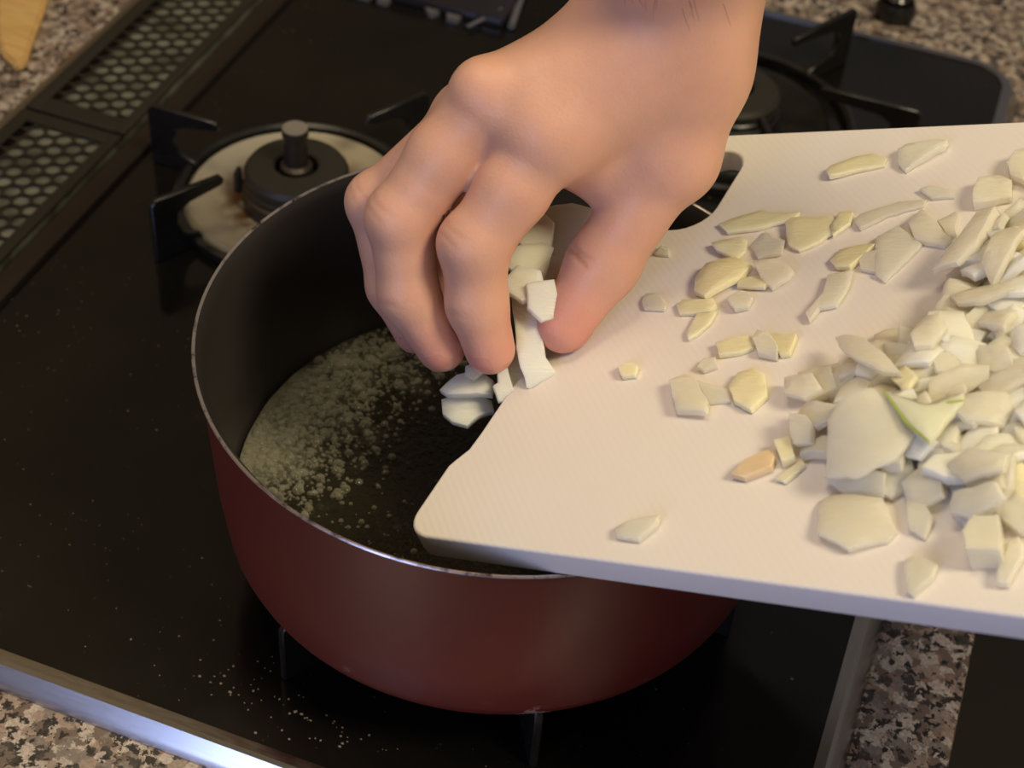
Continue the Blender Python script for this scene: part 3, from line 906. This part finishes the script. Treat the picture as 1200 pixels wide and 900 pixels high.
# ------------------------------------------------------------ hand: one continuous surface from a smooth distance field
HAND = {
  'fore_a': ((-0.0981, 0.4384, 0.3711), 0.031),
  'fore_b': ((-0.0995, 0.4544, 0.3151), 0.023),
  'wr_u': ((-0.1047, 0.4702, 0.2354), 0.016),
  'wr_r': ((-0.0971, 0.4687, 0.2388), 0.0185),
  'wr_u2': ((-0.1016, 0.4648, 0.2755), 0.02),
  'wr_r2': ((-0.0952, 0.4622, 0.2782), 0.02),
  'carp_u': ((-0.1131, 0.458, 0.2185), 0.014),
  'carp_r': ((-0.0937, 0.46, 0.2204), 0.0175),
  'mc_i': ((-0.1255, 0.4267, 0.1997), 0.0124),
  'ib_mid': ((-0.1331, 0.4144, 0.1839), 0.012199999999999999),
  'm_mid': ((-0.1591, 0.4172, 0.1875), 0.012199999999999999),
  'mc_m': ((-0.1474, 0.4294, 0.2063), 0.012199999999999999),
  'mc_r': ((-0.1564, 0.4338, 0.1917), 0.0115),
  'mc_p': ((-0.1548, 0.4475, 0.1731), 0.011),
  'ib_pip': ((-0.1411, 0.402, 0.1667), 0.0116),
  'ib_dip': ((-0.137, 0.3963, 0.1467), 0.010199999999999999),
  'ib_tip': ((-0.1304, 0.3937, 0.1304), 0.0088),
  'm_pip': ((-0.1687, 0.4042, 0.1673), 0.0115),
  'm_dip': ((-0.1619, 0.3958, 0.1423), 0.010199999999999999),
  'm_tip': ((-0.1483, 0.3937, 0.1244), 0.0086),
  'r_pip': ((-0.1824, 0.4166, 0.1607), 0.0106),
  'r_dip': ((-0.1722, 0.4072, 0.1337), 0.0094),
  'r_tip': ((-0.1622, 0.4039, 0.1186), 0.008),
  'p_pip': ((-0.1712, 0.4343, 0.1403), 0.0092),
  'p_dip': ((-0.1644, 0.4271, 0.1252), 0.008199999999999999),
  'p_tip': ((-0.1585, 0.4217, 0.115), 0.0072),
  't_cmc': ((-0.0904, 0.4629, 0.2121), 0.015),
  't_mcp': ((-0.0895, 0.4504, 0.1877), 0.0136),
  't_ip': ((-0.1029, 0.4292, 0.1518), 0.012),
  't_tip': ((-0.1101, 0.4119, 0.1338), 0.0096),
  'web_a': ((-0.114, 0.4483, 0.183), 0.0125),
  'web_b': ((-0.1009, 0.4484, 0.1762), 0.012),
  'fdi_a': ((-0.1077, 0.4523, 0.2054), 0.0135),
  'fdi_b': ((-0.1008, 0.4522, 0.1916), 0.0125),
  'hyp': ((-0.1369, 0.4591, 0.1792), 0.017),
  'hyp_w': ((-0.1105, 0.477, 0.2078), 0.015),
}

def jp(k):
    return np.array(HAND[k][0]), HAND[k][1]
CAMZ = np.array((-0.2132, 0.6917, -0.6900))            # direction the photographer looks
IMR = np.array((0.9351, 0.3491, 0.0611)); IMU = np.array((-0.2831, 0.6322, 0.7212))
def caps(P, a, b):
    (A, ra), (B, rb) = (jp(a) if isinstance(a, str) else a), (jp(b) if isinstance(b, str) else b)
    d = B - A
    t = np.clip(((P - A) @ d) / (d @ d), 0, 1)
    return np.linalg.norm(P - A - t[:, None] * d, axis=1) - (ra + t * (rb - ra))
def ball(P, c, r):
    return np.linalg.norm(P - c, axis=1) - r
def smin(a, b, k):
    h = np.maximum(k - np.abs(a - b), 0) / k
    return np.minimum(a, b) - h * h * k * 0.25
def chain(P, ks, k=0.004):
    d = caps(P, ks[0], ks[1])
    for a, b in zip(ks[1:], ks[2:]):
        d = smin(d, caps(P, a, b), k)
    return d
DORSAL = -CAMZ * 0.75 - IMR * 0.55 + IMU * 0.35
DORSAL /= np.linalg.norm(DORSAL)
def knuckle(P, k, off, r):
    c, r0 = jp(k)
    return ball(P, c + DORSAL * off, r)
def sdf(P):
    palm = caps(P, 'fore_a', 'fore_b')
    palm = smin(palm, caps(P, 'fore_b', 'wr_u2'), 0.030)
    palm = smin(palm, caps(P, 'fore_b', 'wr_r2'), 0.030)
    palm = smin(palm, smin(caps(P, 'wr_u2', 'wr_u'), caps(P, 'wr_r2', 'wr_r'), 0.020), 0.026)
    palm = smin(palm, caps(P, 'wr_u', 'carp_u'), 0.016)
    palm = smin(palm, caps(P, 'wr_r', 'carp_r'), 0.016)
    palm = smin(palm, caps(P, 'carp_r', 'mc_i'), 0.014)
    mc = smin(caps(P, 'carp_u', 'mc_m'), caps(P, 'carp_u', 'mc_r'), 0.010)
    mc = smin(mc, caps(P, 'carp_u', 'mc_p'), 0.010)
    palm = smin(palm, mc, 0.016)
    mid = ((jp('carp_u')[0] + jp('carp_r')[0]) / 2, 0.016), ((jp('mc_i')[0] + jp('mc_m')[0]) * 0.40 + (jp('carp_u')[0] + jp('carp_r')[0]) * 0.10, 0.0115)
    palm = smin(palm, caps(P, *mid), 0.014)
    palm = smin(palm, caps(P, 'hyp_w', 'hyp'), 0.014)
    palm = smin(palm, caps(P, 'wr_r', 't_cmc'), 0.014)
    palm = smin(palm, caps(P, 't_cmc', 't_mcp'), 0.012)
    palm = smin(palm, caps(P, 'fdi_a', 'fdi_b'), 0.012)
    palm = smin(palm, caps(P, 'web_a', 'web_b'), 0.010)
    palm = smin(palm, caps(P, 'mc_i', 'web_a'), 0.010)
    palm = smin(palm, caps(P, 'web_b', 't_mcp'), 0.010)
    for k_, off, r in (('mc_i', 0.0055, 0.0085), ('mc_m', 0.0060, 0.0085), ('mc_r', 0.0050, 0.0075)):
        palm = smin(palm, knuckle(P, k_, off, r), 0.006)
    fi = smin(chain(P, ('mc_i', 'ib_mid', 'ib_pip', 'ib_dip', 'ib_tip')), knuckle(P, 'ib_pip', 0.0016, 0.0102), 0.004)
    fm_ = smin(chain(P, ('mc_m', 'm_mid', 'm_pip', 'm_dip', 'm_tip')), knuckle(P, 'm_pip', 0.0016, 0.0100), 0.004)
    fr_ = smin(chain(P, ('mc_r', 'r_pip', 'r_dip', 'r_tip')), knuckle(P, 'r_pip', 0.0022, 0.0092), 0.004)
    fp = chain(P, ('mc_p', 'p_pip', 'p_dip', 'p_tip'))
    th = smin(chain(P, ('t_mcp', 't_ip', 't_tip'), 0.006), caps(P, 't_mcp', 't_cmc'), 0.006)
    d = smin(fi, palm, 0.006)
    for f in (fm_, fr_, fp):
        d = smin(d, smin(f, palm, 0.006), 0.0022)
    return smin(d, smin(th, palm, 0.005), 0.002)

def surface_nets(lo, hi, h):
    nx, ny, nz = [int(math.ceil((b - a) / h)) + 1 for a, b in zip(lo, hi)]
    B = 8
    D = np.full((nx, ny, nz), 1.0, dtype=np.float32)
    bx, by, bz = [np.arange(0, n_, B) for n_ in (nx, ny, nz)]
    G = np.stack(np.meshgrid(bx, by, bz, indexing='ij'), -1).reshape(-1, 3)
    cen = np.array(lo) + (G + (B - 1) / 2) * h
    dc = sdf(cen)
    reach = h * (B / 2 + 1.5) * 1.75 + 0.004
    for (i, j, k_), dv in zip(G, dc):
        if abs(dv) > reach:
            D[i:i + B, j:j + B, k_:k_ + B] = dv
    act = G[np.abs(dc) <= reach]
    off = np.stack(np.meshgrid(np.arange(B), np.arange(B), np.arange(B), indexing='ij'), -1).reshape(-1, 3)
    for s0 in range(0, len(act), 200):
        idx = (act[s0:s0 + 200, None, :] + off[None]).reshape(-1, 3)
        ok = (idx[:, 0] < nx) & (idx[:, 1] < ny) & (idx[:, 2] < nz)
        idx = idx[ok]
        D[idx[:, 0], idx[:, 1], idx[:, 2]] = sdf(np.array(lo) + idx * h)
    ins = D < 0
    cs = np.zeros((nx - 1, ny - 1, nz - 1), dtype=np.int8)
    for a in (0, 1):
        for b in (0, 1):
            for c_ in (0, 1):
                cs += ins[a:nx - 1 + a, b:ny - 1 + b, c_:nz - 1 + c_]
    cells = np.argwhere((cs > 0) & (cs < 8))
    vid = np.full(cs.shape, -1, dtype=np.int64)
    vid[tuple(cells.T)] = np.arange(len(cells))
    acc = np.zeros((len(cells), 3)); cnt = np.zeros(len(cells))
    cr = [(a, b, c_) for a in (0, 1) for b in (0, 1) for c_ in (0, 1)]
    for p in cr:
        for ax in range(3):
            if p[ax]:
                continue
            q = list(p); q[ax] = 1
            d0 = D[cells[:, 0] + p[0], cells[:, 1] + p[1], cells[:, 2] + p[2]]
            d1 = D[cells[:, 0] + q[0], cells[:, 1] + q[1], cells[:, 2] + q[2]]
            m = (d0 < 0) != (d1 < 0)
            t = np.where(m, d0 / np.where(m, d0 - d1, 1), 0)
            pt = np.array(p)[None] + 0.0 * acc
            pt[:, ax] = t
            acc[m] += pt[m]; cnt[m] += 1
    V = np.array(lo) + (cells + acc / cnt[:, None]) * h
    F = []
    for ax in range(3):
        u, w = (ax + 1) % 3, (ax + 2) % 3
        sl0 = [slice(None)] * 3; sl1 = [slice(None)] * 3
        sl0[ax] = slice(0, -1); sl1[ax] = slice(1, None)
        A = ins[tuple(sl0)]; Bq = ins[tuple(sl1)]
        e = np.argwhere(A != Bq)
        e = e[(e[:, u] > 0) & (e[:, w] > 0) & (e[:, u] < D.shape[u] - 1) & (e[:, w] < D.shape[w] - 1)]
        quad = []
        for du, dw in ((-1, -1), (0, -1), (0, 0), (-1, 0)):
            q = e.copy(); q[:, u] += du; q[:, w] += dw
            quad.append(vid[tuple(q.T)])
        quad = np.stack(quad, 1)
        fl_ = A[tuple(e.T)]
        quad[~fl_] = quad[~fl_][:, ::-1]
        F.append(quad)
    return V, np.concatenate(F)

allp = np.array([v_[0] for v_ in HAND.values()])
V, F = surface_nets(allp.min(0) - 0.042, allp.max(0) + 0.042, 0.00135)
def grad(P, e=0.0004):
    return np.stack([(sdf(P + d_) - sdf(P - d_)) / (2 * e) for d_ in np.eye(3) * e], 1)
for _ in range(2):                                     # pull the vertices onto the exact surface
    gr_ = grad(V); V = V - gr_ * sdf(V)[:, None] / np.maximum((gr_ ** 2).sum(1), 0.2)[:, None]
# skin folds over the finger joints, and flushed fingertips
crease_v = np.zeros(len(V)); flush = np.zeros(len(V))
def fold(a, b, offs, w=0.0007, depth=0.00035, width=0.0085):
    """shallow grooves across the back of joint b, in the finger a->b"""
    global V
    A, _ = jp(a); B, rb = jp(b)
    d = (B - A) / np.linalg.norm(B - A)
    side = np.cross(d, DORSAL); side /= np.linalg.norm(side)
    dors = np.cross(side, d); dors /= np.linalg.norm(dors)
    if dors @ DORSAL < 0:
        dors = -dors
    rel = V - B
    s = rel @ d; l = rel @ side; up = rel @ dors
    near = (np.linalg.norm(rel, axis=1) < rb * 1.9) & (up > rb * 0.25)
    for o_, amp in offs:
        bow = o_ - 0.0012 * np.cos(l / width * 1.5) * np.sign(o_ if o_ else 1)
        m = np.exp(-((s - bow) / w) ** 2) * np.clip(1 - (np.abs(l) / width) ** 2, 0, 1) * near * amp
        crease_v[:] = np.maximum(crease_v, m)
        V = V - dors * (m * depth)[:, None]
fold('mc_i', 'ib_pip', ((-0.0026, 0.40), (0.0030, 0.45)))
fold('mc_m', 'm_pip', ((-0.0026, 0.40), (0.0030, 0.45)))
fold('mc_r', 'r_pip', ((-0.0026, 0.35), (0.0030, 0.35)))
fold('ib_pip', 'ib_dip', ((-0.0015, 0.4), (0.0015, 0.4)))
fold('m_pip', 'm_dip', ((-0.0015, 0.4), (0.0015, 0.4)))
fold('t_mcp', 't_ip', ((-0.0022, 0.5), (0.0020, 1.0)), 0.0009, 0.0005, 0.0075)
for k_, rad in (('ib_tip', 0.020), ('m_tip', 0.020), ('r_tip', 0.020), ('t_tip', 0.026), ('ib_pip', 0.012), ('m_pip', 0.012), ('web_a', 0.02)):
    flush = np.maximum(flush, np.clip(1 - np.linalg.norm(V - jp(k_)[0], axis=1) / rad, 0, 1) * 0.8)
me = bpy.data.meshes.new('hand')
me.vertices.add(len(V)); me.vertices.foreach_set('co', V.astype(np.float32).ravel())
me.loops.add(F.size); me.loops.foreach_set('vertex_index', F.astype(np.int32).ravel())
me.polygons.add(len(F)); me.polygons.foreach_set('loop_start', np.arange(0, F.size, 4, dtype=np.int32))
me.update(calc_edges=True); me.validate()
for nm, arr in (('flush', flush), ('crease', crease_v)):
    at_ = me.attributes.new(nm, 'FLOAT', 'POINT'); at_.data.foreach_set('value', arr.astype(np.float32))
me.polygons.foreach_set('use_smooth', [True] * len(me.polygons))
me.materials.append(M_skin)
hand = bpy.data.objects.new('person', me); COL.objects.link(hand)
tag(hand, 'bare hand and forearm of a person dropping chopped onion off the board into the saucepan', 'person')

def nail(a, b, dors, w, L, shift):
    """a nail plate laid on the surface at the tip of finger a->b"""
    A, _ = jp(a); B, rb = jp(b)
    d = (B - A) / np.linalg.norm(B - A)
    dors = np.array(dors) - d * (np.array(dors) @ d); dors /= np.linalg.norm(dors)
    side = np.cross(d, dors)
    nu, nv = 9, 9
    P = []
    for i in range(nv):
        for j in range(nu):
            u = (j / (nu - 1) * 2 - 1); v_ = i / (nv - 1) * 2 - 1
            wu = w / 2 * (1 if v_ < 0.5 else math.sqrt(max(0.05, 1 - ((v_ - 0.5) / 0.62) ** 2))) * (1 if v_ > -0.6 else 1 - 0.5 * ((-0.6 - v_) / 0.4) ** 2)
            ang_ = u * wu / rb
            P.append(B + d * (shift + v_ * L / 2) + side * rb * math.sin(ang_) * 1.0 + dors * rb * math.cos(ang_) * 1.25)
    P = np.array(P)
    for _ in range(6):
        gr_ = grad(P); P = P - gr_ * sdf(P)[:, None]
    gr_ = grad(P); gr_ /= np.linalg.norm(gr_, axis=1)[:, None]
    bm = bmesh.new()
    top = [bm.verts.new(p + g_ * 0.00028) for p, g_ in zip(P, gr_)]
    bot = [bm.verts.new(p - g_ * 0.0004) for p, g_ in zip(P, gr_)]
    for i in range(nv - 1):
        for j in range(nu - 1):
            q = i * nu + j
            bm.faces.new((top[q], top[q + 1], top[q + nu + 1], top[q + nu]))
            bm.faces.new((bot[q + nu], bot[q + nu + 1], bot[q + 1], bot[q]))
    rim_ = [j for j in range(nu)] + [i * nu + nu - 1 for i in range(1, nv)] + [(nv - 1) * nu + j for j in range(nu - 2, -1, -1)] + [i * nu for i in range(nv - 2, 0, -1)]
    for a_, b2 in zip(rim_, rim_[1:] + rim_[:1]):
        bm.faces.new((top[b2], top[a_], bot[a_], bot[b2]))
    bmesh.ops.recalc_face_normals(bm, faces=bm.faces[:])
    link('fingernail', bm, M_nail, hand, 60)
nd = -CAMZ * 0.8 - IMR * 0.45 - IMU * 0.25
nail('ib_dip', 'ib_tip', nd, 0.0105, 0.0110, 0.0035)
nail('m_dip', 'm_tip', nd, 0.0105, 0.0110, 0.0035)
nail('r_dip', 'r_tip', nd, 0.0095, 0.0100, 0.0035)
nail('p_dip', 'p_tip', nd, 0.0080, 0.0085, 0.003)
nail('t_ip', 't_tip', IMR * 0.9 - IMU * 0.7 + CAMZ * 0.25, 0.0130, 0.0125, 0.003)
# a few fine hairs by the wrist
bm = bmesh.new()
for _ in range(46):
    c0 = jp('wr_r')[0] + IMU * rnd.uniform(-0.012, 0.03) + IMR * rnd.uniform(-0.045, 0.012) - CAMZ * 0.03
    q = c0[None, :]
    for _k in range(6):
        gr_ = grad(q); q = q - gr_ * sdf(q)[:, None]
    gr_ = grad(q)[0]
    p0 = q[0]; dir_ = -IMU * 0.9 + IMR * rnd.uniform(-0.1, 0.5)
    L = rnd.uniform(0.004, 0.008)
    tube(bm, [p0 - gr_ * 0.0003, p0 + dir_ * L * 0.5 + gr_ * 0.0005, p0 + dir_ * L + gr_ * 0.0004], [0.00007, 0.00006, 0.00003], 4)
tag(link('arm_hair', bm, M_hair, hand, 60), kind='stuff')

# ------------------------------------------------------------ onion held in the fingers and falling
HELD = [
  ('onion', 2.2, 0.5, 'large curved onion petal held up between index finger and thumb', (-0.1212, 0.4503, 0.1438), (0.906, 0.41, -0.106), (0.245, -0.303, 0.921),
   [(-9.2, 9.2), (-0.3, 10.5), (9.8, 9.0), (13.6, 5.1), (3.1, -9.4), (-4.8, -16.4), (-11.9, -7.4)]),
  ('white', 4, 0.3, 'onion chunk tucked against the index finger, top of the pinched bunch', (-0.1313, 0.4402, 0.147), (0.942, 0.252, 0.223), (-0.055, -0.538, 0.841),
   [(-5.2, 4.5), (2.3, 8.5), (6.6, 3.5), (5.3, -5.5), (-2.1, -8.2), (-7.1, -2.6)]),
  ('white', 4, 0.3, 'onion chunk in the middle of the bunch pinched by the fingers', (-0.1305, 0.4307, 0.1415), (0.923, 0.385, -0.023), (0.179, -0.373, 0.91),
   [(-6.5, 4.8), (1.5, 7.9), (8.8, 4.1), (6.3, -6.1), (-2.3, -7.8), (-7.7, -2.7)]),
  ('onion', 4, 0.2, 'onion lump between the thumb and the middle of the pinched bunch', (-0.1221, 0.4309, 0.1391), (0.865, 0.468, -0.181), (0.376, -0.366, 0.851),
   [(-5.3, 4.4), (3.4, 6.9), (6.2, 0.1), (1.0, -6.3), (-5.3, -5.0)]),
  ('white', 3.5, 0.2, 'pointed onion shard sticking out over the index fingertip', (-0.1262, 0.4149, 0.1446), (0.938, 0.314, 0.145), (-0.007, -0.401, 0.916),
   [(-9.3, -0.6), (-2.7, 6.8), (5.6, 4.4), (7.3, -3.1), (-1.0, -7.3)]),
  ('white', 4.5, 0.2, 'square white onion dice clamped under the thumb tip', (-0.1173, 0.4104, 0.1431), (0.916, 0.402, -0.019), (0.244, -0.518, 0.82),
   [(-6.5, 6.1), (3.1, 7.6), (4.5, 1.5), (6.0, -5.7), (-1.2, -7.1), (-5.9, -2.4)]),
  ('white', 4, 0.4, 'longest white onion strip hanging from the pinch to the board', (-0.1174, 0.4035, 0.1276), (0.949, 0.285, 0.136), (0.09, -0.657, 0.749),
   [(-8.3, 18.8), (-1.7, 17.5), (2.4, 7.2), (4.2, -3.6), (7.5, -8.5), (4.2, -16.2), (-2.4, -14.3), (-5.9, -0.5)]),
  ('onion', 3, 0.3, 'broad onion slice standing on the board edge below the pinch', (-0.1208, 0.398, 0.1158), (0.899, 0.425, -0.105), (0.279, -0.372, 0.885),
   [(-0.1, 14.4), (4.8, 1.9), (7.8, -6.8), (1.1, -9.2), (-4.4, -7.6), (-6.2, 1.1), (-3.1, 6.5)]),
  ('white', 3, 0.3, 'slim onion stick at the very edge of the board by the index fingertip', (-0.1243, 0.392, 0.1182), (0.919, 0.393, -0.022), (0.211, -0.445, 0.87),
   [(-2.1, 7.6), (0.9, 8.3), (2.7, 0.3), (5.1, -6.5), (-1.4, -7.3), (-3.5, -1.8), (-1.7, -0.5)]),
  ('white', 3.5, 0.4, 'upper falling onion piece just below the middle fingertip', (-0.1365, 0.391, 0.1122), (0.932, 0.284, 0.226), (-0.102, -0.392, 0.914),
   [(-10.6, 0.1), (-3.9, 4.2), (4.1, 5.5), (9.0, 1.7), (8.4, -4.3), (0.5, -4.3), (-7.5, -2.9)]),
  ('white', 4, 0.4, 'lower falling onion piece over the butter beside the board edge', (-0.1353, 0.388, 0.1031), (0.94, 0.31, 0.145), (0.006, -0.438, 0.899),
   [(-9.1, 4.4), (0.1, 6.0), (8.7, 3.8), (9.6, -0.2), (4.4, -2.6), (0.2, -6.3), (-5.3, -4.2), (-8.7, -0.8)]),
  ('onion', 2.5, 0.4, 'small onion piece falling between the two fingertips', (-0.1354, 0.3922, 0.1189), (0.942, 0.252, 0.223), (-0.055, -0.538, 0.841),
   [(-2.6, 2.0), (1.6, 3.7), (3.5, -0.8), (0.4, -3.1), (-2.9, -1.7)]),
]
for i, (kind, t, bend, label, loc, ax, nrm, poly) in enumerate(HELD):
    o = link(NAMES[kind], piece_bm([(x / 1000, y / 1000) for x, y in poly], t / 1000, bend, 500 + i), MATS[kind], None, 42)
    n_ = Vector(nrm).normalized(); a_ = (Vector(ax) - n_ * Vector(ax).dot(n_)).normalized(); b_ = n_.cross(a_)
    o.matrix_world = Matrix(((a_.x, b_.x, n_.x, loc[0]), (a_.y, b_.y, n_.y, loc[1]), (a_.z, b_.z, n_.z, loc[2]), (0, 0, 0, 1))) @ Matrix.Translation((0, 0, -t / 2000))
    tag(o, label, 'onion', 'onion pieces held in or dropping from the fingers')


# ------------------------------------------------------------ small things round the hob
w = empty('wooden_spatula', (-0.5, 0.64, -0.008), 'pale wooden spatula end lying on the granite behind the vent grille', 'spatula')
bm = bmesh.new()
prism(bm, [(0, 0), (0.003, 0.006), (-0.004, 0.022), (-0.018, 0.058), (-0.045, 0.12), (-0.085, 0.12), (-0.05, 0.058), (-0.026, 0.022), (-0.012, 0.006)], 0.0004, 0.007)
bmesh.ops.bevel(bm, geom=bm.edges[:], offset=0.0016, segments=2, affect='EDGES')
link('blade', bm, M_wood, w)
k_ = empty('small_black_object', (-0.0585, 0.925, -0.008), 'small round black object lying on granite beyond the hob corner', 'small object')  # unidentified black object, modelled as a small knob-like round
bm = bmesh.new(); lathe(bm, [(0.0, 0.0003), (0.012, 0.0003), (0.013, 0.004), (0.012, 0.009), (0.0105, 0.012)], 32); link('body', bm, M_black, k_)
bm = bmesh.new(); lathe(bm, [(0.0085, 0.011), (0.0092, 0.0145), (0.007, 0.0170), (0.0, 0.0175)], 32); link('top', bm, M_black, k_)

# unidentified dark shape with pale specks, built as a low glossy slab
tr = empty('dark_slab', (-0.32, 0.83, 0), 'dark glossy slab with pale facets on its edge, at top of frame', 'slab')
bm = bmesh.new(); box(bm, -0.054, 0.052, -0.040, 0.045, 0.0004, 0.0070, 0.0015)
link('body', bm, M_slab_dark, tr)
for x0, x1, sk in ((-0.0400, -0.0300, 0.001), (-0.0260, -0.0180, 0.001), (0.0040, 0.0130, 0.004), (0.0180, 0.0270, 0.0015)):
    bm = bmesh.new()
    prism(bm, [(x0, -0.0420), (x0 + sk, -0.0465), (x1 - sk * 0.6, -0.0465), (x1, -0.0420)], 0.0005, 0.0040)
    link('facet', bm, M_pale, tr)
bm = bmesh.new(); tube(bm, [(0.034, -0.050, 0.003), (0.047, -0.028, 0.006)], [0.0010, 0.0014], 8); link('clip', bm, M_pale, tr)  # pale slanted sliver of the unidentified shape
bm = bmesh.new(); tube(bm, [(0.057, -0.038, 0.003), (0.050, 0.0, 0.003)], 0.0022, 8); link('side_bar', bm, M_pale, tr)

# crumbs strewn on the glass in front of the pan
bm = bmesh.new()
for _ in range(150):
    x, y = rnd.gauss(-0.175, 0.035), rnd.gauss(0.315, 0.010)
    if rnd.random() < 0.25:
        x, y = rnd.uniform(-0.36, 0.0), rnd.uniform(0.30, 0.45)
    if math.hypot(x - PX, y - PY) < 0.098 or y < 0.298 or x > 0.012:
        continue
    r = rnd.uniform(0.0002, 0.0006)
    bmesh.ops.create_icosphere(bm, subdivisions=1, radius=r, matrix=Matrix.Translation((x, y, r * 0.4)) @ Matrix.Diagonal((rnd.uniform(0.7, 1.6), 1, 0.5, 1)))
tag(link('food_crumbs', bm, M_crumb), 'fine pale crumbs strewn on the black glass in front of the saucepan', 'crumbs', kind='stuff')
